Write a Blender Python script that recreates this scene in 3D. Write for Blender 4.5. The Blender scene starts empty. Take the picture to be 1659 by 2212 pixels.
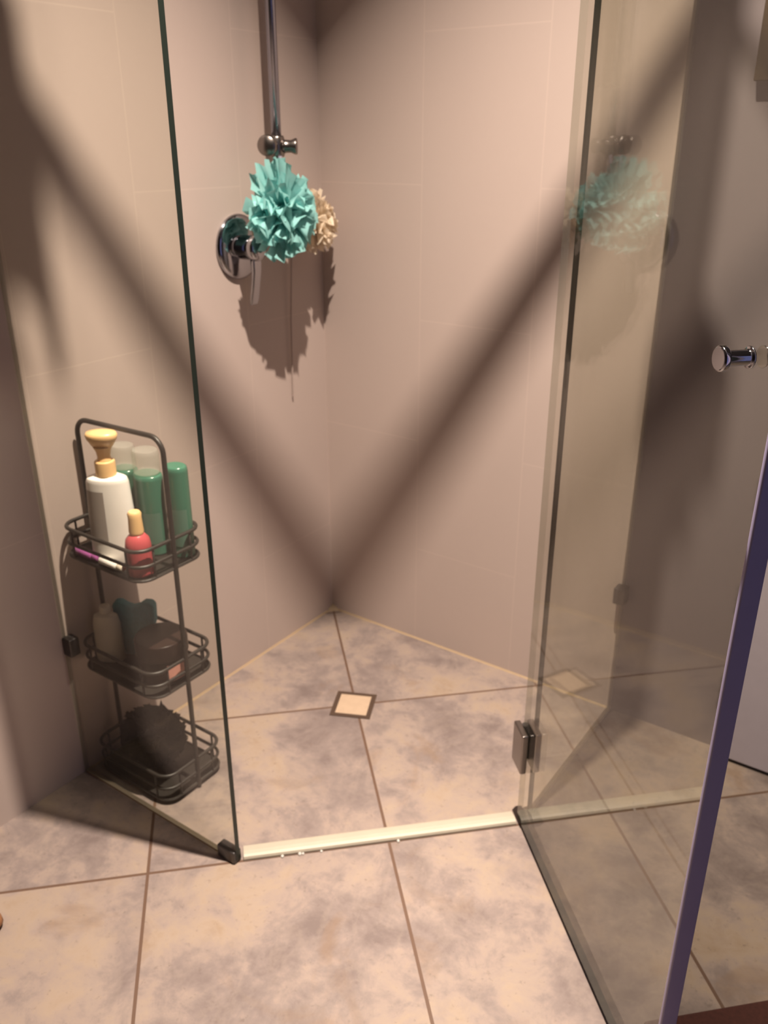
import bpy, bmesh, math, random
from mathutils import Vector, Matrix
scene = bpy.context.scene
COL = scene.collection
K = 2 ** -0.5
random.seed(7)

# ------------------------------------------------------------------ camera
def make_camera():
    yaw, pitch, roll = math.radians(35.1165), math.radians(-23.393), math.radians(-0.0608)
    fwd = Vector((-math.sin(yaw) * math.cos(pitch), math.cos(yaw) * math.cos(pitch), math.sin(pitch)))
    right = Vector((math.cos(yaw), math.sin(yaw), 0))
    up = right.cross(fwd)
    r = math.cos(roll) * right + math.sin(roll) * up
    u = -math.sin(roll) * right + math.cos(roll) * up
    cd = bpy.data.cameras.new('camera')
    cd.sensor_fit = 'VERTICAL'
    cd.sensor_height = 36
    cd.sensor_width = 27
    cd.lens = 1852.24 * 36 / 2212
    cd.clip_start = 0.02
    cd.dof.use_dof = True          # the phone focused a little too near
    cd.dof.focus_distance = 0.85
    cd.dof.aperture_fstop = 8.0
    co = bpy.data.objects.new('camera', cd)
    m = Matrix((r, u, -fwd)).transposed().to_4x4()
    m.translation = Vector((1.3729, -1.6928, 1.2431))
    co.matrix_world = m
    COL.objects.link(co)
    scene.camera = co
make_camera()

# ------------------------------------------------------------------ light
world = bpy.data.worlds.new('world')
scene.world = world
world.use_nodes = True
world.node_tree.nodes['Background'].inputs[0].default_value = (0.5, 0.5, 0.6, 1)
world.node_tree.nodes['Background'].inputs[1].default_value = 0.02

LIGHT = Vector((0.785, -0.745, 2.53))
ld = bpy.data.lights.new('ceiling_bulb', 'AREA')
ld.shape = 'DISK'
ld.size = 0.03
ld.energy = 43
ld.color = (1.0, 0.835, 0.695)
ld.spread = math.radians(90)
lo = bpy.data.objects.new('ceiling_bulb', ld)
lo.location = LIGHT          # an area lamp shines along its local -Z: straight down
COL.objects.link(lo)
GLOW = (0.42, 0.45, 1.0)      # cool tint of an unseen glowing pane, added as fill
GLOW_STRENGTH = 0.55

vs = scene.view_settings
scene.display_settings.display_device = 'sRGB'
vs.view_transform = 'Standard'
vs.look = 'None'
vs.exposure = 0.0
vs.gamma = 1.0
vs.use_curve_mapping = False
scene.cycles.use_denoising = True
scene.cycles.max_bounces = 16
scene.cycles.diffuse_bounces = 4
scene.cycles.glossy_bounces = 6
scene.cycles.transparent_max_bounces = 24
scene.cycles.transmission_bounces = 8
scene.cycles.sample_clamp_indirect = 6.0
scene.cycles.blur_glossy = 0.5

# ------------------------------------------------------------------ node helpers
class NT:
    def __init__(self, name):
        self.m = bpy.data.materials.new(name)
        self.m.use_nodes = True
        self.t = self.m.node_tree
        self.t.nodes.clear()
        self.out = self.n('ShaderNodeOutputMaterial')
    def n(self, kind, **kw):
        nd = self.t.nodes.new(kind)
        for k, v in kw.items():
            setattr(nd, k, v)
        return nd
    def put(self, sock, v):
        if isinstance(v, bpy.types.NodeSocket):
            self.t.links.new(v, sock)
        else:
            sock.default_value = v
    def math(self, op, a, b=0.0, c=0.0):
        nd = self.n('ShaderNodeMath', operation=op)
        for i, v in enumerate((a, b, c)):
            self.put(nd.inputs[i], v)
        return nd.outputs[0]
    def mix(self, f, a, b, blend='MIX'):
        nd = self.n('ShaderNodeMix', data_type='RGBA', blend_type=blend)
        self.put(nd.inputs[0], f)
        self.put(nd.inputs[6], a)
        self.put(nd.inputs[7], b)
        return nd.outputs[2]
    def noise(self, vec, scale, detail=4, rough=0.55, dist=0.0):
        nd = self.n('ShaderNodeTexNoise')
        if vec is not None:
            self.put(nd.inputs['Vector'], vec)
        nd.inputs['Scale'].default_value = scale
        nd.inputs['Detail'].default_value = detail
        nd.inputs['Roughness'].default_value = rough
        nd.inputs['Distortion'].default_value = dist
        return nd.outputs['Fac']
    def ramp(self, f, stops):
        nd = self.n('ShaderNodeValToRGB')
        el = nd.color_ramp.elements
        while len(el) < len(stops):
            el.new(0.5)
        for e, (p, c) in zip(el, stops):
            e.position = p
            e.color = c if len(c) == 4 else (*c, 1)
        self.put(nd.inputs[0], f)
        return nd.outputs[0]
    def xyz(self):
        tc = self.n('ShaderNodeNewGeometry')
        sp = self.n('ShaderNodeSeparateXYZ')
        self.t.links.new(tc.outputs['Position'], sp.inputs[0])
        return tc.outputs['Position'], sp.outputs
    def bsdf(self, **kw):
        b = self.n('ShaderNodeBsdfPrincipled')
        for k, v in kw.items():
            self.put(b.inputs[k.replace('_', ' ')], v)
        self.t.links.new(b.outputs[0], self.out.inputs[0])
        return b
    def bump(self, h, strength=0.2, dist=0.01):
        nd = self.n('ShaderNodeBump')
        nd.inputs['Strength'].default_value = strength
        nd.inputs['Distance'].default_value = dist
        self.put(nd.inputs['Height'], h)
        return nd.outputs[0]

def c4(r, g, b):
    return (r, g, b, 1)

def plain(name, col, rough=0.5, metal=0.0, spec=0.5, vary=0.06, vscale=30, **kw):
    """procedural plain material with a faint noise variation"""
    m = NT(name)
    f = m.noise(m.n('ShaderNodeTexCoord').outputs['Object'], vscale, 3)
    lo_ = c4(*(max(0, c * (1 - vary)) for c in col))
    hi_ = c4(*(min(1, c * (1 + vary)) for c in col))
    b = m.bsdf(Base_Color=m.mix(f, lo_, hi_), Roughness=rough, Metallic=metal)
    b.inputs['Specular IOR Level'].default_value = spec
    for k, v in kw.items():
        b.inputs[k.replace('_', ' ')].default_value = v
    return m.m

def tile_wall_mat(name, axis, split, z_first, sign=1.0):
    """matte pink-beige porcelain tiles, 0.285 x 0.59 m, columns offset by half a tile"""
    m = NT(name)
    pos, o = m.xyz()
    u = m.math('MULTIPLY', o[axis], sign)
    uu = m.math('DIVIDE', m.math('SUBTRACT', u, split - 0.285 * 10), 0.285)
    col = m.math('FLOOR', uu)
    odd = m.math('MODULO', col, 2.0)
    zz = m.math('SUBTRACT', o[2], z_first - 5.9)
    zz = m.math('ADD', m.math('DIVIDE', zz, 0.59), m.math('MULTIPLY', odd, 0.5))
    fu = m.math('FRACT', uu)
    fz = m.math('FRACT', zz)
    du = m.math('MULTIPLY', m.math('MINIMUM', fu, m.math('SUBTRACT', 1.0, fu)), 0.285)
    dz = m.math('MULTIPLY', m.math('MINIMUM', fz, m.math('SUBTRACT', 1.0, fz)), 0.59)
    d = m.math('MINIMUM', du, dz)
    g = m.math('LESS_THAN', d, 0.0014)
    n1 = m.noise(pos, 3.0, 3)
    n2 = m.noise(pos, 60.0, 3)
    base = m.mix(n1, c4(*WALL_A), c4(*WALL_B))
    base = m.mix(m.math('MULTIPLY', n2, 0.12), base, c4(0.40, 0.32, 0.295))
    colr = m.mix(m.math('MULTIPLY', g, 0.30), base, c4(0.62, 0.51, 0.45))
    b = m.bsdf(Base_Color=colr, Roughness=0.42)
    b.inputs['Specular IOR Level'].default_value = 0.25
    m.put(b.inputs['Normal'], m.bump(m.math('MULTIPLY', g, -1.0), 0.15, 0.001))
    return m.m

WALL_A = (0.47, 0.388, 0.352)
WALL_B = (0.50, 0.412, 0.372)

def floor_mat():
    m = NT('stone_look_floor_tile')
    pos, o = m.xyz()
    s = m.math('MULTIPLY', m.math('SUBTRACT', o[0], o[1]), K)
    t = m.math('MULTIPLY', m.math('ADD', o[0], o[1]), K)
    us = m.math('DIVIDE', m.math('SUBTRACT', s, 0.920 - 4.46), 0.446)
    ut = m.math('DIVIDE', m.math('SUBTRACT', t, -0.0 - 4.53), 0.453)
    fs, ft = m.math('FRACT', us), m.math('FRACT', ut)
    ds = m.math('MULTIPLY', m.math('MINIMUM', fs, m.math('SUBTRACT', 1.0, fs)), 0.446)
    dt = m.math('MULTIPLY', m.math('MINIMUM', ft, m.math('SUBTRACT', 1.0, ft)), 0.453)
    d = m.math('MINIMUM', ds, dt)
    g = m.math('LESS_THAN', d, 0.0029)
    cb = m.n('ShaderNodeCombineXYZ')
    m.put(cb.inputs[0], m.math('FLOOR', us))
    m.put(cb.inputs[1], m.math('FLOOR', ut))
    wn = m.n('ShaderNodeTexWhiteNoise', noise_dimensions='3D')
    m.put(wn.inputs['Vector'], cb.outputs[0])
    vm = m.n('ShaderNodeVectorMath', operation='MULTIPLY_ADD')
    m.put(vm.inputs[0], wn.outputs['Color'])
    vm.inputs[1].default_value = (17, 17, 17)
    # stretched, tile-aligned coordinates give the cloudy veins a direction
    cs = m.n('ShaderNodeCombineXYZ')
    m.put(cs.inputs[0], m.math('MULTIPLY', o[0], 1.0))
    m.put(cs.inputs[1], m.math('MULTIPLY', o[1], 1.0))
    m.put(vm.inputs[2], cs.outputs[0])
    v = vm.outputs[0]
    big = m.noise(v, 3.6, 7, 0.62, 0.5)
    mid = m.noise(v, 13.0, 8, 0.70, 0.35)
    fine = m.noise(v, 85.0, 5, 0.65)
    f = m.math('ADD', m.math('MULTIPLY', big, 0.58), m.math('MULTIPLY', mid, 0.42))
    base = m.ramp(f, [(0.38, (0.38, 0.31, 0.285)), (0.46, (0.52, 0.435, 0.395)), (0.51, (0.66, 0.545, 0.47)),
                      (0.57, (0.74, 0.60, 0.465)), (0.66, (0.66, 0.505, 0.355))])
    # pale brush-like veins
    vein = m.noise(v, 3.1, 9, 0.6, 2.2)
    vm2 = m.math('SUBTRACT', 1.0, m.math('MINIMUM', 1.0, m.math('MULTIPLY', m.math('ABSOLUTE', m.math('SUBTRACT', vein, 0.5)), 26.0)))
    base = m.mix(m.math('MULTIPLY', vm2, 0.16), base, c4(0.78, 0.66, 0.53))
    # rusty and grey blotches
    rust = m.ramp(m.noise(v, 6.0, 6, 0.6, 0.9), [(0.57, (0, 0, 0)), (0.70, (1, 1, 1))])
    base = m.mix(m.math('MULTIPLY', rust, 0.55), base, c4(0.50, 0.345, 0.225))
    grey = m.ramp(m.noise(v, 5.5, 8, 0.68, 0.4), [(0.28, (1, 1, 1)), (0.44, (0, 0, 0))])
    base = m.mix(m.math('MULTIPLY', grey, 0.55), base, c4(0.40, 0.335, 0.315))
    spk = m.ramp(fine, [(0.28, (1, 1, 1)), (0.40, (0, 0, 0))])
    base = m.mix(m.math('MULTIPLY', spk, 0.55), base, c4(0.33, 0.26, 0.22))
    base = m.mix(1.0, base, c4(0.380, 0.366, 0.372), 'MULTIPLY')
    colr = m.mix(g, base, c4(0.105, 0.062, 0.042))
    b = m.bsdf(Base_Color=colr, Roughness=m.math('ADD', 0.42, m.math('MULTIPLY', mid, 0.16)))
    b.inputs['Specular IOR Level'].default_value = 0.3
    h = m.math('SUBTRACT', m.math('MULTIPLY', mid, 0.15), g)
    m.put(b.inputs['Normal'], m.bump(h, 0.25, 0.002))
    return m.m

def glass_mat(name, tint):
    m = NT(name)
    geo = m.n('ShaderNodeNewGeometry')
    ior = m.math('ADD', 1.42, m.math('MULTIPLY', geo.outputs['Backfacing'], 1 / 1.42 - 1.42))
    fr = m.n('ShaderNodeFresnel')
    m.put(fr.inputs['IOR'], ior)
    f0 = fr.outputs[0]
    # faint soap film
    tcn = m.noise(m.n('ShaderNodeTexCoord').outputs['Object'], 4.0, 3)
    tr = m.n('ShaderNodeBsdfTransparent')
    m.put(tr.inputs[0], m.mix(tcn, c4(*(c * 0.992 for c in tint)), c4(*tint)))
    gl = m.n('ShaderNodeBsdfGlossy')
    gl.inputs['Roughness'].default_value = 0.02
    gl.inputs['Color'].default_value = (1, 1, 1, 1)
    mx = m.n('ShaderNodeMixShader')
    m.put(mx.inputs[0], f0)
    m.t.links.new(tr.outputs[0], mx.inputs[1])
    m.t.links.new(gl.outputs[0], mx.inputs[2])
    m.t.links.new(mx.outputs[0], m.out.inputs[0])
    return m.m

M = {}
M['wall_left'] = tile_wall_mat('pink_beige_tile_left', 1, 0.272, 0.27 + 0.295, -1.0)
M['wall_right'] = tile_wall_mat('pink_beige_tile_right', 0, 0.285, 0.27, 1.0)
M['wall_other'] = plain('dark_taupe_wall_paint', (0.13, 0.11, 0.10), 0.8)
M['floor'] = floor_mat()
M['ceiling'] = plain('ceiling_paint', (0.30, 0.29, 0.275), 0.8)
M['glass'] = glass_mat('shower_glass', (0.935, 0.940, 0.905))
M['glass_edge'] = plain('dark_green_glass_edge', (0.012, 0.018, 0.014), 0.35, 0, 0.35)
M['edge_seal'] = plain('edge_seal_blue_reflection', (0.36, 0.33, 0.54), 0.45, 0, 0.8)  # bluish reflection on the door's free edge is put into this base colour
M['wall_outer'] = plain('mauve_grey_outer_wall', (0.195, 0.168, 0.185), 0.6, vary=0.04, vscale=4)
M['chrome'] = plain('chrome', (0.72, 0.72, 0.74), 0.09, 1.0, vary=0.02)
M['dark_chrome'] = plain('dark_chrome', (0.42, 0.42, 0.45), 0.10, 1.0, vary=0.02)
M['satin'] = plain('brushed_aluminium', (0.55, 0.54, 0.53), 0.35, 1.0)
M['nickel'] = plain('worn_nickel', (0.27, 0.245, 0.23), 0.28, 1.0)
M['darkmetal'] = plain('dark_grey_metal', (0.09, 0.085, 0.085), 0.35, 0.8)
M['railmetal'] = plain('shower_rail_metal', (0.36, 0.36, 0.42), 0.22, 1.0)
M['black_wire'] = plain('black_powder_coated_wire', (0.018, 0.015, 0.013), 0.45)
M['cream_strip'] = plain('cream_threshold_profile', (0.37, 0.335, 0.27), 0.55)
M['sealant'] = plain('yellowed_sealant', (0.34, 0.245, 0.15), 0.7)
M['door_white'] = plain('white_door_paint', (0.50, 0.46, 0.53), 0.5)
M['gap'] = plain('door_gap_shade', (0.03, 0.025, 0.025), 0.7)
M['brown_board'] = plain('brown_board', (0.050, 0.033, 0.014), 0.9, 0, 0.1)
M['rug'] = plain('dark_red_rug', (0.05, 0.014, 0.010), 0.95, vary=0.5, vscale=160)
M['brown_rubber'] = plain('brown_rubber', (0.22, 0.10, 0.045), 0.6)
M['white_plastic'] = plain('white_plastic', (0.86, 0.83, 0.78), 0.3)
M['amber_plastic'] = plain('honey_coloured_plastic', (0.80, 0.52, 0.24), 0.35)
M['cord_beige'] = plain('beige_cord', (0.40, 0.32, 0.29), 0.8)
M['grey_cord'] = plain('blue_grey_cord', (0.20, 0.19, 0.24), 0.7)
M['label_grey'] = plain('grey_print', (0.36, 0.32, 0.29), 0.5)
M['green_plastic'] = plain('green_translucent_plastic', (0.050, 0.165, 0.112), 0.22)
M['green_light'] = plain('pale_green_label', (0.085, 0.18, 0.135), 0.4)
M['red_plastic'] = plain('coral_red_plastic', (0.45, 0.075, 0.085), 0.3)
M['purple_plastic'] = plain('purple_plastic', (0.36, 0.10, 0.30), 0.3)
M['pale_plastic'] = plain('pale_beige_plastic', (0.62, 0.56, 0.46), 0.35)
M['brown_jar'] = plain('dark_brown_plastic', (0.020, 0.011, 0.009), 0.32, 0, 0.3)
M['pink_label'] = plain('pink_label', (0.72, 0.34, 0.27), 0.5)
M['teal_sponge'] = plain('teal_sponge', (0.05, 0.25, 0.29), 0.9, vary=0.3, vscale=220)
M['charcoal'] = plain('charcoal_mesh', (0.015, 0.014, 0.016), 0.9, 0, 0.1)
M['cloth'] = plain('grey_face_cloth', (0.25, 0.22, 0.22), 0.95)
M['ceramic'] = plain('white_ceramic', (0.80, 0.77, 0.72), 0.2)
M['drain_tile'] = plain('drain_insert_tile', (0.40, 0.30, 0.215), 0.45, vary=0.1, vscale=60)
M['drain_frame'] = plain('drain_slot_dark', (0.085, 0.055, 0.04), 0.4, 0.3)

def fabric(name, a, b_, scale):
    m = NT(name)
    co = m.n('ShaderNodeTexCoord').outputs['Object']
    f = m.noise(co, scale, 3)
    colr = m.mix(f, c4(*a), c4(*b_))
    d = m.n('ShaderNodeBsdfDiffuse')
    m.put(d.inputs[0], colr)
    tl = m.n('ShaderNodeBsdfTranslucent')
    m.put(tl.inputs[0], colr)
    mx = m.n('ShaderNodeMixShader')
    mx.inputs[0].default_value = 0.45
    m.t.links.new(d.outputs[0], mx.inputs[1])
    m.t.links.new(tl.outputs[0], mx.inputs[2])
    m.t.links.new(mx.outputs[0], m.out.inputs[0])
    return m.m
M['puff_teal'] = fabric('teal_mesh_fabric', (0.24, 0.60, 0.58), (0.46, 0.80, 0.79), 40)
M['puff_cream'] = fabric('cream_mesh_fabric', (0.88, 0.76, 0.60), (0.95, 0.86, 0.72), 40)

def clear_mat(name, tint, fac=0.75):
    m = NT(name)
    tr = m.n('ShaderNodeBsdfTransparent')
    f = m.noise(m.n('ShaderNodeTexCoord').outputs['Object'], 20, 2)
    m.put(tr.inputs[0], m.mix(f, c4(*(c * 0.97 for c in tint)), c4(*tint)))
    p = m.n('ShaderNodeBsdfPrincipled')
    p.inputs['Base Color'].default_value = (0.85, 0.84, 0.80, 1)
    p.inputs['Roughness'].default_value = 0.08
    mx = m.n('ShaderNodeMixShader')
    mx.inputs[0].default_value = 1 - fac
    m.t.links.new(tr.outputs[0], mx.inputs[1])
    m.t.links.new(p.outputs[0], mx.inputs[2])
    m.t.links.new(mx.outputs[0], m.out.inputs[0])
    return m.m
M['clear_cap'] = clear_mat('clear_plastic_cap', (0.90, 0.92, 0.88), 0.84)
M['pale_edge'] = clear_mat('clear_glass_edge', (0.72, 0.72, 0.66), 0.88)
M['water'] = clear_mat('water_drop', (0.97, 0.98, 0.98), 0.55)

def glow_mat():
    m = NT('added_cool_glow_pane')
    e = m.n('ShaderNodeEmission')
    f = m.noise(m.n('ShaderNodeTexCoord').outputs['Object'], 6, 2)
    m.put(e.inputs[0], m.mix(f, c4(*GLOW), c4(*(min(1, c * 1.05) for c in GLOW))))
    e.inputs[1].default_value = GLOW_STRENGTH
    m.t.links.new(e.outputs[0], m.out.inputs[0])
    return m.m
M['glow'] = glow_mat()

# ------------------------------------------------------------------ mesh helpers
def link(name, bm, mat, parent=None, smooth=False, bevel=0.0, seg=2, mats=None):
    me = bpy.data.meshes.new(name)
    bmesh.ops.recalc_face_normals(bm, faces=bm.faces)
    bm.to_mesh(me)
    bm.free()
    for mm in (mats or [mat]):
        me.materials.append(M[mm])
    o = bpy.data.objects.new(name, me)
    COL.objects.link(o)
    if parent is not None:
        o.parent = parent
        o.matrix_parent_inverse = Matrix.Identity(4)
        o.location = -parent.location if parent.parent is None else Vector((0, 0, 0))
    if smooth:
        for p in me.polygons:
            p.use_smooth = True
    if bevel:
        md = o.modifiers.new('bevel', 'BEVEL')
        md.width = bevel
        md.segments = seg
        md.limit_method = 'ANGLE'
        md.angle_limit = math.radians(40)
        for p in me.polygons:
            p.use_smooth = True
        md2 = o.modifiers.new('wn', 'WEIGHTED_NORMAL')
        md2.keep_sharp = True
    return o

def thing(name, loc, label, cat, group=None):
    o = bpy.data.objects.new(name, None)
    o.empty_display_size = 0.05
    o.location = loc
    COL.objects.link(o)
    tag(o, label, cat, group)
    return o

def tag(o, label, cat, group=None):
    o['label'] = label
    o['category'] = cat
    if group:
        o['group'] = group
    return o

def struct(o, label=None, cat=None):
    o['kind'] = 'structure'
    if label:
        o['label'] = label
        o['category'] = cat
    return o

def box(bm, lo_, hi_, mtx=None):
    vs_ = []
    for z in (lo_[2], hi_[2]):
        for x, y in ((lo_[0], lo_[1]), (hi_[0], lo_[1]), (hi_[0], hi_[1]), (lo_[0], hi_[1])):
            v = Vector((x, y, z))
            vs_.append(bm.verts.new(mtx @ v if mtx else v))
    q = [(0, 3, 2, 1), (4, 5, 6, 7), (0, 1, 5, 4), (1, 2, 6, 5), (2, 3, 7, 6), (3, 0, 4, 7)]
    return [bm.faces.new([vs_[i] for i in f]) for f in q]

# frame of the 45 degree front: local x = along s (away from the corner), local y = along t
DIAG = Matrix(((K, K, 0, 0), (-K, K, 0, 0), (0, 0, 1, 0), (0, 0, 0, 1)))

def tube(bm, pts, r, n=10, closed=False, cap=True):
    pts = [Vector(p) for p in pts]
    N = len(pts)
    rings = []
    prev = None
    for i, p in enumerate(pts):
        if closed:
            d = (pts[(i + 1) % N] - pts[i - 1]).normalized()
        elif i == 0:
            d = (pts[1] - p).normalized()
        elif i == N - 1:
            d = (p - pts[-2]).normalized()
        else:
            d = ((pts[i + 1] - p).normalized() + (p - pts[i - 1]).normalized()).normalized()
        if prev is None:
            a = d.orthogonal().normalized()
        else:
            a = (prev - d * prev.dot(d)).normalized()
        prev = a
        b = d.cross(a)
        rr = r[i] if isinstance(r, (list, tuple)) else r
        rings.append([bm.verts.new(p + (a * math.cos(2 * math.pi * k / n) + b * math.sin(2 * math.pi * k / n)) * rr) for k in range(n)])
    M_ = N if closed else N - 1
    for i in range(M_):
        A, B = rings[i], rings[(i + 1) % N]
        for k in range(n):
            bm.faces.new((A[k], A[(k + 1) % n], B[(k + 1) % n], B[k]))
    if not closed and cap:
        bm.faces.new(rings[0][::-1])
        bm.faces.new(rings[-1])

def lathe(bm, prof, mtx=None, n=32, sx=1.0, sy=1.0):
    """prof = [(r, z)], closed at both ends"""
    rings = []
    for r, z in prof:
        ring = []
        for k in range(n):
            a = 2 * math.pi * k / n
            v = Vector((r * sx * math.cos(a), r * sy * math.sin(a), z))
            ring.append(bm.verts.new(mtx @ v if mtx else v))
        rings.append(ring)
    for A, B in zip(rings, rings[1:]):
        for k in range(n):
            bm.faces.new((A[k], A[(k + 1) % n], B[(k + 1) % n], B[k]))
    bm.faces.new(rings[0][::-1])
    bm.faces.new(rings[-1])

def rounded_loop(x0, y0, x1, y1, r, z, seg=6):
    pts = []
    for cx, cy, a0 in ((x1 - r, y1 - r, 0), (x0 + r, y1 - r, 90), (x0 + r, y0 + r, 180), (x1 - r, y0 + r, 270)):
        for k in range(seg + 1):
            a = math.radians(a0 + 90 * k / seg)
            pts.append((cx + r * math.cos(a), cy + r * math.sin(a), z))
    return pts

def T(x, y, z, rz=0.0):
    return Matrix.Translation((x, y, z)) @ Matrix.Rotation(rz, 4, 'Z')

# axis along world x (out of the left wall)
def AX(x, y, z):
    return Matrix.Translation((x, y, z)) @ Matrix.Rotation(math.pi / 2, 4, 'Y')

# ------------------------------------------------------------------ the room
XR, YB, ZC = 2.9, -3.2, 2.56
bm = bmesh.new(); box(bm, (-0.1, YB - 0.1, -0.1), (XR + 0.1, 0.1, 0)); struct(link('floor', bm, 'floor'))
bm = bmesh.new(); box(bm, (-0.1, YB - 0.1, ZC), (XR + 0.1, 0.1, ZC + 0.1)); struct(link('ceiling', bm, 'ceiling'))
bm = bmesh.new(); box(bm, (-0.1, YB, 0), (0, 0.1, ZC)); struct(link('wall_left', bm, 'wall_left'))
bm = bmesh.new(); box(bm, (0, 0, 0), (0.838, 0.1, ZC))          # tiled inside the shower, darker plain mauve-grey outside it
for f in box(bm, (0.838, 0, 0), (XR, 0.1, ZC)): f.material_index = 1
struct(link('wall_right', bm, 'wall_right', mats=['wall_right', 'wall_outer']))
bm = bmesh.new(); box(bm, (-0.1, YB - 0.1, 0), (XR + 0.1, YB, ZC)); struct(link('wall_back', bm, 'wall_other'))
bm = bmesh.new()   # far side wall with an opening for the added glowing pane
box(bm, (XR, YB, 0), (XR + 0.1, -1.75, ZC))
box(bm, (XR, -0.85, 0), (XR + 0.1, 0.1, ZC))
box(bm, (XR, -1.75, 2.05), (XR + 0.1, -0.85, ZC))
struct(link('wall_far', bm, 'wall_other'))
bm = bmesh.new()
box(bm, (XR + 0.03, -1.75, 0), (XR + 0.07, -1.67, 2.05)); box(bm, (XR + 0.03, -0.93, 0), (XR + 0.07, -0.85, 2.05))
box(bm, (XR + 0.03, -1.67, 1.97), (XR + 0.07, -0.93, 2.05)); box(bm, (XR + 0.03, -1.67, 0), (XR + 0.07, -0.93, 0.12))
d2 = struct(link('added_pane_frame', bm, 'door_white'))  # unseen frame with a glowing pane, added for cool fill light
bm = bmesh.new(); box(bm, (XR + 0.045, -1.67, 0.12), (XR + 0.055, -0.93, 1.97)); link('pane', bm, 'glow', d2)

# white door leaf closed flush along the right wall, beyond the shower door
bm = bmesh.new(); box(bm, (1.115, -0.036, 0.009), (1.95, -0.0005, 2.05))
d1 = struct(link('door_1', bm, 'door_white', bevel=0.002))
bm = bmesh.new(); box(bm, (1.117, -0.033, 0.0005), (1.95, -0.0008, 0.0088)); link('gap_shade_strip', bm, 'gap', d1)  # dark strip standing in for the shade in the gap below the door

# yellowed sealant bead at the foot of the two tiled walls
bm = bmesh.new()
def bead(bm, p, q, inward, r):
    p, q, n = Vector(p), Vector(q), Vector(inward)
    a = [bm.verts.new(p), bm.verts.new(p + n * r), bm.verts.new(p + Vector((0, 0, r)))]
    b = [bm.verts.new(q), bm.verts.new(q + n * r), bm.verts.new(q + Vector((0, 0, r)))]
    bm.faces.new(a); bm.faces.new(b[::-1])
    for i in range(3):
        bm.faces.new((a[i], a[(i + 1) % 3], b[(i + 1) % 3], b[i]))
bead(bm, (0, 0, 0), (0, -0.848, 0), (1, 0, 0), 0.004)
struct(link('trim_1', bm, 'sealant'))
bm = bmesh.new(); bead(bm, (0, 0, 0), (0.833, 0, 0), (0, -1, 0), 0.004)
struct(link('trim_2', bm, 'sealant'))
bm = bmesh.new()
vv = [bm.verts.new(v) for v in ((0, 0, 0), (0.028, 0, 0), (0, -0.028, 0), (0, 0, 0.015))]
for f in ((0, 1, 2), (0, 3, 1), (0, 2, 3), (1, 3, 2)):
    bm.faces.new([vv[i] for i in f])
struct(link('trim_3', bm, 'sealant'))

# ------------------------------------------------------------------ shower enclosure
def pane(name, lo_, hi_, mtx, thin_axis, parent, pale=()):
    bm = bmesh.new()
    fs = box(bm, lo_, hi_, mtx)
    # faces order: bottom, top, -y, +x, +y, -x ; the polished edges take the dark glass-edge material
    big = (2, 4) if thin_axis == 'y' else (3, 5)
    for i, f in enumerate(fs):
        f.material_index = 0 if i in big else 1
    for i in pale:
        fs[i].material_index = 2
    return link(name, bm, 'glass', parent, mats=['glass', 'glass_edge', 'pale_edge'])

gp = thing('shower_glass_panel', (0.225, -0.855, 0), 'fixed clear glass shower panel on the left, in front of the black wire caddy', 'glass panel')
pane('glass_pane', (0.003, -0.860, 0.006), (0.449, -0.850, 2.40), None, 'y', gp, (0, 5))
def clamp_block(parent, lo_, hi_, mtx=None, mat='nickel', name='clamp', bev=0.003):
    bm = bmesh.new()
    box(bm, lo_, hi_, mtx)
    return link(name, bm, mat, parent, bevel=bev)
clamp_block(gp, (0.404, -0.865, 0.0005), (0.4485, -0.845, 0.028), mat='darkmetal')
clamp_block(gp, (0.0006, -0.8615, 0.295), (0.026, -0.838, 0.335), mat='darkmetal')
bm = bmesh.new(); box(bm, (0.003, -0.859, 0.0004), (0.400, -0.851, 0.0058)); link('seal_strip', bm, 'sealant', gp)

gp2 = thing('shower_glass_panel', (0.838, -0.205, 0), 'fixed clear glass shower panel behind the open shower door, meeting the right wall', 'glass panel')
pane('glass_pane', (0.833, -0.425, 0.006), (0.843, -0.003, 2.40), None, 'x', gp2, (0, 4))
clamp_block(gp2, (0.825, -0.030, 0.295), (0.852, -0.0006, 0.335), mat='darkmetal')
bm = bmesh.new(); box(bm, (0.834, -0.410, 0.0004), (0.842, -0.003, 0.0058)); link('seal_strip', bm, 'sealant', gp2)

dr = thing('shower_door', (DIAG @ Vector((0.925, 0.267, 0))), 'frameless glass shower door swung open towards the viewer on the right', 'shower door')
pane('glass_pane', (0.908, 0.261, 0.012), (1.478, 0.273, 2.10), DIAG, 'y', dr, (5,))
bm = bmesh.new(); box(bm, (1.4785, 0.2560, 0.014), (1.4850, 0.2790, 2.095), DIAG); link('edge_seal', bm, 'edge_seal', dr, bevel=0.002)
def hinge(z):
    h = clamp_block(dr, (0.888, 0.2475, z), (0.940, 0.2605, z + 0.088), DIAG, 'nickel', 'hinge', 0.003)
    bm = bmesh.new()
    box(bm, (0.888, 0.2735, z), (0.940, 0.2865, z + 0.088), DIAG)
    link('hinge_plate', bm, 'nickel', h, bevel=0.003)
    bm = bmesh.new()
    tube(bm, [DIAG @ Vector((0.899, 0.267, z + 0.004)), DIAG @ Vector((0.899, 0.267, z + 0.084))], 0.0065, 12)
    link('hinge_pin', bm, 'darkmetal', h, smooth=False)
hinge(0.142)
hinge(1.80)
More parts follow.
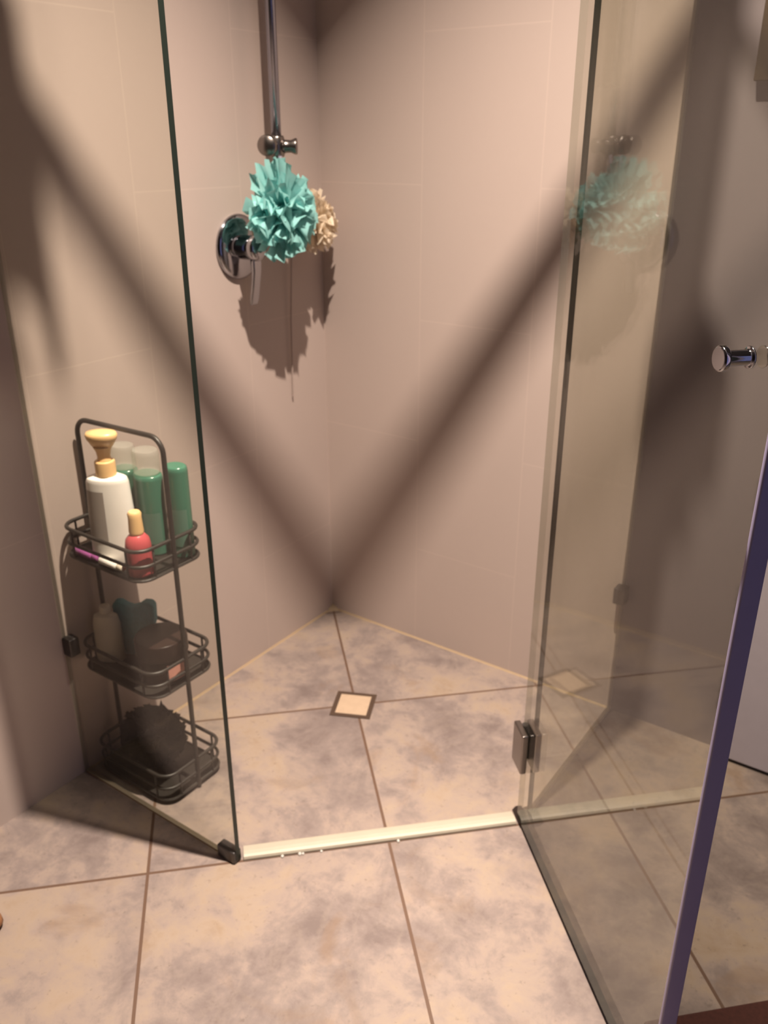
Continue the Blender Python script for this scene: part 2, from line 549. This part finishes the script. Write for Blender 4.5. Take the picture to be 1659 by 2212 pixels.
# back to back cylindrical knob through the door
def door_axis(s, z):
    return DIAG @ Matrix.Translation((s, 0.267, z)) @ Matrix.Rotation(math.pi / 2, 4, 'X')   # local +z -> -t
kn = None
bm = bmesh.new()
mt = door_axis(1.425, 1.052)
lathe(bm, [(0.0110, 0.0062), (0.0110, 0.0085), (0.0078, 0.0090), (0.0078, 0.0320), (0.0115, 0.0325), (0.0128, 0.0335), (0.0128, 0.0385), (0.0112, 0.0400)], mt, 32)
kn = link('knob', bm, 'dark_chrome', dr, bevel=0.0008)
for p in kn.data.polygons: p.use_smooth = True
bm = bmesh.new()
mt2 = door_axis(1.425, 1.052) @ Matrix.Rotation(math.pi, 4, 'X')
lathe(bm, [(0.0110, 0.0062), (0.0110, 0.0085), (0.0078, 0.0090), (0.0078, 0.0320), (0.0115, 0.0325), (0.0128, 0.0335), (0.0128, 0.0385), (0.0112, 0.0400)], mt2, 32)
kn = link('knob', bm, 'dark_chrome', dr, bevel=0.0008)
for p in kn.data.polygons: p.use_smooth = True

# header bar over the door opening and a face cloth thrown over its left end
bm = bmesh.new()
box(bm, (0.909, -0.286, 2.142), (0.926, 0.285, 2.159), DIAG)
tag(link('header_bar', bm, 'satin', bevel=0.002), 'aluminium header bar above the door opening, tying the glass panels together', 'bar')

bm = bmesh.new()
def cloth(bm):
    nt, ns = 26, 22
    L = 0.155
    grid = []
    for i in range(nt + 1):
        t = -0.272 + 0.112 * i / nt
        row = []
        for j in range(ns + 1):
            q = j / ns
            wob = 0.006 * math.sin(t * 130 + 1.0) * (abs(q - 0.5) * 2)
            if q < 0.42:
                s_, z_ = 0.902 - 0.006 - wob, 2.171 - (0.42 - q) / 0.42 * (L + 0.05)
            elif q > 0.58:
                s_, z_ = 0.934 + 0.006 + wob, 2.171 - (q - 0.58) / 0.42 * L
            else:
                s_, z_ = 0.896 + 0.044 * (q - 0.42) / 0.16, 2.1725
            z_ -= 0.010 * math.sin(t * 60) * (1 if abs(q - .5) > .45 else 0)
            row.append(bm.verts.new(DIAG @ Vector((s_, t, z_))))
        grid.append(row)
    for i in range(nt):
        for j in range(ns):
            bm.faces.new((grid[i][j], grid[i + 1][j], grid[i + 1][j + 1], grid[i][j + 1]))
cloth(bm)
o = tag(link('face_cloth', bm, 'cloth', smooth=True), 'grey face cloth draped over the left end of the header bar', 'cloth')
md = o.modifiers.new('thick', 'SOLIDIFY'); md.thickness = 0.004; md.offset = 0

# raised threshold strip across the door opening
bm = bmesh.new()
prof = [(0.885, 0.0004), (0.885, 0.0035), (0.890, 0.0065), (0.905, 0.0105), (0.914, 0.0105), (0.919, 0.0085), (0.921, 0.0045), (0.921, 0.0004)]
ra = [bm.verts.new(DIAG @ Vector((s_, -0.277, z_))) for s_, z_ in prof]
rb = [bm.verts.new(DIAG @ Vector((s_, 0.256, z_))) for s_, z_ in prof]
bm.faces.new(ra); bm.faces.new(rb[::-1])
for i in range(len(prof)):
    j = (i + 1) % len(prof)
    bm.faces.new((ra[i], ra[j], rb[j], rb[i]))
tag(link('threshold_strip', bm, 'cream_strip'), 'cream raised threshold strip on the floor across the shower doorway', 'threshold')

drops = [(-0.205, 0.0030), (-0.172, 0.0034), (-0.166, 0.0026), (-0.131, 0.0024), (0.018, 0.0030)]
d0 = None
for t_, r_ in drops:
    if d0 is None:
        bm = bmesh.new()
        bmesh.ops.create_uvsphere(bm, u_segments=16, v_segments=10, radius=1.0)
        d0 = link('water_drop', bm, 'water', smooth=True)
        dd = d0
    else:
        dd = d0.copy(); COL.objects.link(dd)
    dd.location = DIAG @ Vector((0.9235, t_, r_ * 0.8 + 0.0004))
    dd.scale = (r_, r_, r_ * 0.8)
    tag(dd, 'tiny clear water drop beaded against the front edge of the cream threshold strip', 'water drop', 'water drops along the threshold')

# floor drain, turned against the tile grid
dm = T(0.3315, -0.340, 0, math.radians(25.5))
fd = thing('floor_drain', (0.3315, -0.340, 0), 'small square tile-insert floor drain with a dark slot frame in the shower floor', 'drain')
bm = bmesh.new()
h, w = 0.0485, 0.0105
for a, b in (((-h, -h), (h, -h + w)), ((-h, h - w), (h, h)), ((-h, -h + w), (-h + w, h - w)), ((h - w, -h + w), (h, h - w))):
    box(bm, (a[0], a[1], 0.0003), (b[0], b[1], 0.0020), dm)
link('frame', bm, 'drain_frame', fd)
bm = bmesh.new(); box(bm, (-h + w + 0.0006, -h + w + 0.0006, 0.0003), (h - w - 0.0006, h - w - 0.0006, 0.0024), dm)
link('tile_insert', bm, 'drain_tile', fd, bevel=0.0006)

# ------------------------------------------------------------------ shower fittings on the left wall
rl = thing('shower_rail', (0.06, -0.217, 1.1), 'metal shower slide rail standing upright on the left wall near the corner', 'shower rail')
bm = bmesh.new(); tube(bm, [(0.06, -0.217, 1.205), (0.06, -0.217, 1.95)], 0.0105, 20); link('rail_bar', bm, 'railmetal', rl, smooth=True)
# slider with its clamping knob and forked holder
bm = bmesh.new()
tube(bm, [(0.06, -0.217, 1.212), (0.06, -0.217, 1.216), (0.06, -0.217, 1.250), (0.06, -0.217, 1.254)], [0.014, 0.0165, 0.0165, 0.014], 24)
sl = link('slider', bm, 'nickel', rl, smooth=True)
R_ = Vector((0.82, 0.57, 0.0))
bm = bmesh.new()
P0 = Vector((0.06, -0.217, 1.233))
tube(bm, [P0 + R_ * 0.012, P0 + R_ * 0.020, P0 + R_ * 0.030, P0 + R_ * 0.040, P0 + R_ * 0.043], [0.015, 0.013, 0.0125, 0.0165, 0.0155], 20)
link('clamp_knob', bm, 'nickel', sl, smooth=True)
bm = bmesh.new()
Q0 = P0 + Vector((0.004, -0.006, 0.0)) - R_ * 0.012
tube(bm, [Q0, Q0 + Vector((0.004, -0.010, 0.001)), Q0 + Vector((0.010, -0.022, 0.002)), Q0 + Vector((0.012, -0.026, 0.002))], [0.014, 0.020, 0.021, 0.017], 22)
link('holder', bm, 'nickel', sl, smooth=True)
for z in (1.93,):
    bm = bmesh.new(); tube(bm, [(0.0008, -0.217, z), (0.06, -0.217, z)], 0.011, 16); link('wall_bracket', bm, 'nickel', rl, smooth=True)

mx = thing('shower_mixer', (0.0, -0.29, 1.033), 'round chrome shower mixer with a lever on the left wall below the teal puff', 'mixer tap')
bm = bmesh.new()
lathe(bm, [(0.0675, 0.0006), (0.0685, 0.003), (0.066, 0.0075), (0.058, 0.0115), (0.040, 0.0145), (0.024, 0.016)], AX(0, -0.29, 1.033), 48)
link('backplate', bm, 'dark_chrome', mx, smooth=True)
bm = bmesh.new()
lathe(bm, [(0.0255, 0.0162), (0.0255, 0.040), (0.0265, 0.0415), (0.0265, 0.058), (0.024, 0.063), (0.016, 0.0655)], AX(0, -0.29, 1.033), 36)
link('body', bm, 'dark_chrome', mx, smooth=True)
bm = bmesh.new()
lv = [((0.050, 1.010), 0.013, 0.006), ((0.050, 0.985), 0.012, 0.005), ((0.046, 0.955), 0.0115, 0.004), ((0.040, 0.925), 0.012, 0.0035), ((0.037, 0.912), 0.010, 0.003)]
rings = []
for (x, z), wy, tx in lv:
    rings.append([bm.verts.new((x + sx * tx, -0.29 + sy * wy, z)) for sx, sy in ((-1, -1), (1, -1), (1, 1), (-1, 1))])
for A, B in zip(rings, rings[1:]):
    for k in range(4):
        bm.faces.new((A[k], A[(k + 1) % 4], B[(k + 1) % 4], B[k]))
bm.faces.new(rings[0]); bm.faces.new(rings[-1][::-1])
link('lever', bm, 'dark_chrome', mx, bevel=0.003, seg=3)

# bath puffs
def puff(name, center, R, n, mat, label, seed, squash=(1, 1, 1), spiky=0.3, thin=None):
    rnd = random.Random(seed)
    bm = bmesh.new()
    for i in range(n):
        # fibonacci direction with jitter
        zc = 1 - 2 * (i + 0.5) / n
        ph = i * 2.39996 + rnd.uniform(-0.4, 0.4)
        rr = math.sqrt(max(0, 1 - zc * zc))
        d = Vector((rr * math.cos(ph), rr * math.sin(ph), zc))
        side = d.orthogonal().normalized()
        side = (Matrix.Rotation(rnd.uniform(0, math.pi), 3, d) @ side)
        nrm = d.cross(side)
        L = R * rnd.uniform(1 - spiky, 1.0 + spiky * 0.35)
        W = R * rnd.uniform(0.40, 0.62)
        nu, nv = 9, 6
        f1, f2, p1 = rnd.uniform(1.5, 3.0), rnd.uniform(2.5, 4.0), rnd.uniform(0, 6)
        bend = rnd.uniform(-0.35, 0.35)
        grid = []
        for a in range(nv + 1):
            v = a / nv
            row = []
            for b in range(nu + 1):
                u = b / nu * 2 - 1
                rad = R * 0.12 + (L - R * 0.12) * v * (1 - 0.16 * u * u)
                if a == nv:
                    rad += R * 0.09 * math.sin(u * 9 + p1)
                wv = W * (0.15 + 0.85 * v) * u
                ruf = R * 0.17 * v * math.sin(u * math.pi * f1 + p1) + R * 0.05 * v * math.sin(u * math.pi * f2 * 2)
                pnt = d * rad + side * wv + nrm * (ruf + bend * R * v * v)
                pnt = Vector((pnt.x * squash[0], pnt.y * squash[1], pnt.z * squash[2]))
                row.append(bm.verts.new(pnt))
            grid.append(row)
        for a in range(nv):
            for b in range(nu):
                bm.faces.new((grid[a][b], grid[a][b + 1], grid[a + 1][b + 1], grid[a + 1][b]))
    t_ = thing(name, center, label, 'bath puff')
    me = bpy.data.meshes.new('mesh_ruffle')
    bm.to_mesh(me); bm.free()
    me.materials.append(M[mat])
    for p in me.polygons: p.use_smooth = True
    ob = bpy.data.objects.new('mesh_ruffle', me)
    COL.objects.link(ob); ob.parent = t_
    return t_

tp = puff('bath_puff', (0.106, -0.260, 1.110), 0.085, 64, 'puff_teal', 'teal ruffled mesh bath puff hanging on the shower rail', 5, (0.52, 1.08, 1.10), 0.42)
bm = bmesh.new()
tube(bm, [(0.0765, -0.226, 1.214), (0.080, -0.232, 1.18), (0.094, -0.252, 1.13)], 0.0042, 10)
link('hanging_cord', bm, 'grey_cord', tp, smooth=True)
cp = puff('bath_puff', (0.056, -0.100, 1.074), 0.066, 60, 'puff_cream', 'cream mesh bath puff tucked behind the teal puff, near the corner', 11, (0.72, 0.9, 1.0), 0.12)
bm = bmesh.new()
tube(bm, [(0.030, -0.118, 1.06), (0.014, -0.132, 1.0), (0.0085, -0.137, 0.85), (0.0060, -0.1385, 0.665)], 0.0018, 8)
link('hanging_cord', bm, 'cord_beige', cp)

# corner shelf above the frame, whose shadow shows at the top of the corner
bm = bmesh.new()
zs = 1.575
pl = [(0.0006, -0.0006)] + [(0.0006 + 0.185 * (i / 10), -0.0006 - 0.185 * (1 - i / 10)) for i in range(11)]
A = [bm.verts.new((x, y, zs)) for x, y in pl]
B = [bm.verts.new((x, y, zs + 0.012)) for x, y in pl]
bm.faces.new(A); bm.faces.new(B[::-1])
for i in range(len(pl)):
    j = (i + 1) % len(pl)
    bm.faces.new((A[i], A[j], B[j], B[i]))
tag(link('corner_shelf', bm, 'ceramic'), 'white ceramic triangular shelf fixed high in the shower corner', 'shelf')

# ------------------------------------------------------------------ black wire caddy
CX0, CX1, CY0, CY1 = 0.014, 0.236, -0.832, -0.676
cad = thing('shower_caddy', (0.125, -0.754, 0), 'black wire three-tier shower caddy standing on the floor behind the left glass', 'caddy')
bm = bmesh.new()
yu = -0.752
xa, xb, zt, rr = CX0 + 0.0005, CX1 + 0.0015, 0.768, 0.028
pts = [(xa, yu - 0.012, 0.005)]
pts += [(xa, yu - 0.012, 0.3), (xa, yu - 0.012, zt - rr)]
for k in range(1, 6):
    a = math.radians(180 - 90 * k / 6)
    pts.append((xa + rr + rr * math.cos(a), yu - 0.012 + 0.002 * k / 6, zt - rr + rr * math.sin(a)))
pts.append((xa + rr, yu - 0.010, zt)); pts.append((xb - rr, yu - 0.002, zt))
for k in range(1, 7):
    a = math.radians(90 - 90 * k / 6)
    pts.append((xb - rr + rr * math.cos(a), yu - 0.002 + 0.002 * k / 6, zt - rr + rr * math.sin(a)))
pts += [(xb, yu, 0.3), (xb, yu, 0.005)]
tube(bm, pts, 0.0048, 12)
link('handle_frame', bm, 'black_wire', cad, smooth=True)
for z0, ht in ((0.514, 0.059), (0.262, 0.054), (0.012, 0.060)):
    bm = bmesh.new(); tube(bm, rounded_loop(CX0, CY0, CX1, CY1, 0.030, z0 + ht), 0.0038, 8, closed=True)
    bk = link('basket', bm, 'black_wire', cad, smooth=True)
    bm = bmesh.new(); tube(bm, rounded_loop(CX0, CY0, CX1, CY1, 0.030, z0 + ht * 0.47), 0.0035, 8, closed=True)
    link('middle_rail', bm, 'black_wire', bk, smooth=True)
    bm = bmesh.new()
    tube(bm, rounded_loop(CX0, CY0, CX1, CY1, 0.030, z0), 0.0032, 8, closed=True)
    lp = [bm.verts.new((x, y, z0 - 0.001)) for x, y, _ in rounded_loop(CX0 + 0.001, CY0 + 0.001, CX1 - 0.001, CY1 - 0.001, 0.029, z0)]
    up = [bm.verts.new((v.co.x, v.co.y, z0 + 0.0008)) for v in lp]
    bm.faces.new(lp[::-1]); bm.faces.new(up)
    for i in range(len(lp)):
        j = (i + 1) % len(lp)
        bm.faces.new((lp[i], lp[j], up[j], up[i]))
    link('basket_base', bm, 'black_wire', bk, smooth=False)
    for x, y in ((CX0, CY0 + 0.034), (CX0 + 0.034, CY0), (CX1, CY0 + 0.034), (CX1 - 0.034, CY0), (CX0, CY1 - 0.034), (CX0 + 0.034, CY1), (CX1, CY1 - 0.034), (CX1 - 0.034, CY1)):
        bm = bmesh.new()
        tube(bm, [(x, y, z0), (x, y, z0 + ht)], 0.0022, 8)
        link('wire_stay', bm, 'black_wire', bk, smooth=True)

# ------------------------------------------------------------------ things in the caddy
ZA, ZB, ZD = 0.515, 0.263, 0.0132
def bottle(name, x, y, z, prof, mat, label, cat='bottle', sx=1, sy=1, rz=0.0, parts=()):
    t_ = thing(name, (x, y, z), label, cat)
    bm = bmesh.new(); lathe(bm, prof, T(x, y, z, rz), 36, sx, sy)
    link('body', bm, mat, t_, smooth=True, bevel=0.0015)
    for nm, pr, mt_, kx, ky in parts:
        bm = bmesh.new(); lathe(bm, pr, T(x, y, z, rz), 30, kx, ky)
        link(nm, bm, mt_, t_, smooth=True, bevel=0.001)
    return t_

# white pump bottle
wb = bottle('pump_bottle', 0.118, -0.788, ZA,
            [(0.040, 0.0), (0.0445, 0.004), (0.0450, 0.03), (0.0425, 0.10), (0.0395, 0.158), (0.0365, 0.166), (0.026, 0.1705)],
            'white_plastic', 'white pump bottle with a honey-coloured pump on the top tier of the caddy', 'bottle', 1.0, 0.62, math.radians(32),
            parts=(('collar', [(0.0185, 0.1707), (0.0185, 0.196), (0.0165, 0.199)], 'amber_plastic', 1, 1),
                   ('pump_stem', [(0.0135, 0.1992), (0.0115, 0.205), (0.0130, 0.216), (0.0175, 0.226)], 'amber_plastic', 1, 1)))
bm = bmesh.new()
lathe(bm, [(0.0175, 0.2262), (0.0255, 0.240), (0.0270, 0.247), (0.0245, 0.252), (0.014, 0.2535)], T(0.118, -0.788, ZA, math.radians(32)), 30, 1.08, 0.8)
ph = link('pump_head', bm, 'amber_plastic', wb, smooth=True)
bm = bmesh.new()     # grey printed patch wrapped on the front left of the body
def wrap(bm, cx, cy, z0, a0, a1, za, zb, rfun, sx, sy, rz, n=14, m_=8, off=0.0006):
    mt_ = T(cx, cy, z0, rz)
    g = []
    for i in range(m_ + 1):
        z = za + (zb - za) * i / m_
        r = rfun(z)
        g.append([bm.verts.new(mt_ @ Vector(((r * sx + off) * math.cos(a0 + (a1 - a0) * k / n), (r * sy + off) * math.sin(a0 + (a1 - a0) * k / n), z))) for k in range(n + 1)])
    for i in range(m_):
        for k in range(n):
            bm.faces.new((g[i][k], g[i][k + 1], g[i + 1][k + 1], g[i + 1][k]))
wrap(bm, 0.118, -0.788, ZA, math.radians(205), math.radians(268), 0.045, 0.145, lambda z: 0.045 - (z - 0.03) * 0.043, 1.0, 0.62, math.radians(32))
lb = link('printed_label', bm, 'label_grey', wb, smooth=True)

# green bottles with clear caps
def green(x, y, h, r, label, cap=0.046, rz=0.0):
    parts = (('cap', [(r * 0.80, h + 0.0003), (r * 0.90, h + 0.004), (r * 0.92, h + cap - 0.008), (r * 0.82, h + cap)], 'clear_cap', 1.0, 0.86),) if cap else ()
    t_ = bottle('green_bottle', x, y, ZA, [(r * 0.92, 0.0), (r, 0.004), (r, h - 0.010), (r * 0.95, h - 0.003), (r * 0.82, h)], 'green_plastic', label, 'bottle', 1.0, 0.86, rz, parts=parts)
    bm = bmesh.new()
    wrap(bm, x, y, ZA, math.radians(-110), math.radians(-10), 0.025, h * 0.55, lambda z: r, 1.0, 0.86, rz)
    link('label', bm, 'green_light', t_, smooth=True)
green(0.086, -0.722, 0.158, 0.027, 'green bottle with a clear cap, half hidden behind the white pump bottle')
green(0.150, -0.722, 0.161, 0.030, 'green bottle with a clear cap standing right behind the small coral red bottle')
green(0.206, -0.702, 0.182, 0.024, 'capless tall green bottle at the right end of the top tier', 0)
# small red bottle
bottle('small_bottle', 0.203, -0.803, ZA, [(0.021, 0.0), (0.0235, 0.003), (0.0235, 0.058), (0.021, 0.071), (0.0135, 0.080)], 'red_plastic',
       'small coral red bottle with an orange cap at the front corner of the top tier', 'bottle',
       parts=(('cap', [(0.0125, 0.0803), (0.0135, 0.086), (0.0120, 0.112), (0.0125, 0.120), (0.0095, 0.1245)], 'amber_plastic', 1, 1),))
# lying tubes
def lying(name, p, q, r, mat, label, cap_mat):
    t_ = thing(name, p, label, 'tube')
    p, q = Vector(p), Vector(q)
    d = (q - p)
    bm = bmesh.new(); tube(bm, [p, p + d * 0.02, p + d * 0.72, p + d * 0.76], [r * 0.8, r, r, r * 0.7], 20); link('tube_body', bm, mat, t_, smooth=True)
    bm = bmesh.new(); tube(bm, [p + d * 0.762, p + d * 0.775, p + d * 0.98, q], [r * 0.7, r * 0.85, r * 0.85, r * 0.7], 20); link('cap', bm, cap_mat, t_, smooth=True)
lying('tube', (0.036, -0.8195, ZA + 0.0100), (0.106, -0.8195, ZA + 0.0100), 0.0088, 'purple_plastic', 'purple tube lying along the front left edge of the top tier', 'purple_plastic')
lying('tube', (0.112, -0.8205, ZA + 0.0092), (0.176, -0.8205, ZA + 0.0092), 0.0080, 'white_plastic', 'little white tube lying below the white pump bottle on the top tier', 'pale_plastic')

# middle tier
bottle('pale_bottle', 0.0475, -0.785, ZB, [(0.026, 0.0), (0.029, 0.003), (0.028, 0.085), (0.024, 0.104), (0.012, 0.110)], 'pale_plastic',
       'pale beige flat bottle at the left end of the middle caddy tier', 'bottle', 1.0, 0.55, math.radians(35),
       parts=(('cap', [(0.0105, 0.1103), (0.0105, 0.124), (0.009, 0.126)], 'pale_plastic', 1, 1),))
# teal sponge with a notched top
bm = bmesh.new()
ms = T(0.080, -0.736, ZB, math.radians(30))
outl = [(-0.034, 0.001), (0.030, 0.001), (0.040, 0.020), (0.041, 0.050), (0.036, 0.066), (0.041, 0.080), (0.043, 0.118), (0.036, 0.126), (0.022, 0.126), (0.010, 0.117), (-0.004, 0.113), (-0.016, 0.117), (-0.027, 0.125), (-0.040, 0.124), (-0.045, 0.114), (-0.042, 0.080), (-0.036, 0.064), (-0.041, 0.048), (-0.041, 0.020)]
A = [bm.verts.new(ms @ Vector((x, -0.012, z))) for x, z in outl]
B = [bm.verts.new(ms @ Vector((x, 0.012, z))) for x, z in outl]
bm.faces.new(A); bm.faces.new(B[::-1])
for i in range(len(outl)):
    j = (i + 1) % len(outl)
    bm.faces.new((A[i], A[j], B[j], B[i]))
tag(link('bath_sponge', bm, 'teal_sponge', bevel=0.006, seg=3), 'teal bath sponge with a notched top standing in the middle caddy tier', 'sponge')
# dark jar
jr = bottle('jar', 0.176, -0.757, ZB, [(0.046, 0.0), (0.0485, 0.003), (0.0485, 0.048), (0.046, 0.051)], 'brown_jar',
            'dark brown screw-top jar with a pink label in the middle caddy tier', 'jar',
            parts=(('lid', [(0.0500, 0.0513), (0.0515, 0.054), (0.0515, 0.084), (0.0495, 0.088), (0.040, 0.0885)], 'brown_jar', 1, 1),))
bm = bmesh.new()
wrap(bm, 0.176, -0.757, ZB, math.radians(-32), math.radians(25), 0.008, 0.045, lambda z: 0.0485, 1, 1, 0)
link('label', bm, 'pink_label', jr, smooth=True)

# bottom tier: dark exfoliating puff
pf = puff('bath_puff', (0.118, -0.760, 0.083), 0.066, 70, 'charcoal', 'charcoal mesh bath puff lying in the bottom tier of the caddy', 21, (1.12, 0.88, 0.98), 0.12)

# ------------------------------------------------------------------ other things
bm = bmesh.new(); box(bm, (1.357, 0.315, 0.0005), (1.86, 0.86, 0.013), DIAG)
tag(link('bath_mat', bm, 'rug', bevel=0.005), 'dark red-brown bath mat on the floor in the bottom right corner', 'mat')
bm = bmesh.new(); box(bm, (0.955, -0.020, 1.335), (1.095, -0.0006, 1.75))
tag(link('wall_board', bm, 'brown_board', bevel=0.002), 'dark brown rectangular board hanging on the right wall at the top right', 'board')
bm = bmesh.new()
lathe(bm, [(0.02, 0.0005), (0.040, 0.002), (0.046, 0.010), (0.044, 0.020), (0.030, 0.027), (0.012, 0.029)], T(0.184, -1.222, 0, math.radians(40)), 28, 1.0, 0.62)
tag(link('slipper', bm, 'brown_rubber', smooth=True), 'brown rounded slipper toe poking in at the left edge of the floor', 'slipper')
# recessed downlight
cl = thing('ceiling_light', (LIGHT.x, LIGHT.y, ZC), 'small round ceiling downlight above the shower doorway', 'ceiling light')
bm = bmesh.new()
ring = [(LIGHT.x + 0.062 * math.cos(2 * math.pi * k / 40), LIGHT.y + 0.062 * math.sin(2 * math.pi * k / 40), ZC - 0.006) for k in range(40)]
tube(bm, ring, 0.0055, 10, closed=True)
link('trim_ring', bm, 'satin', cl, smooth=True)
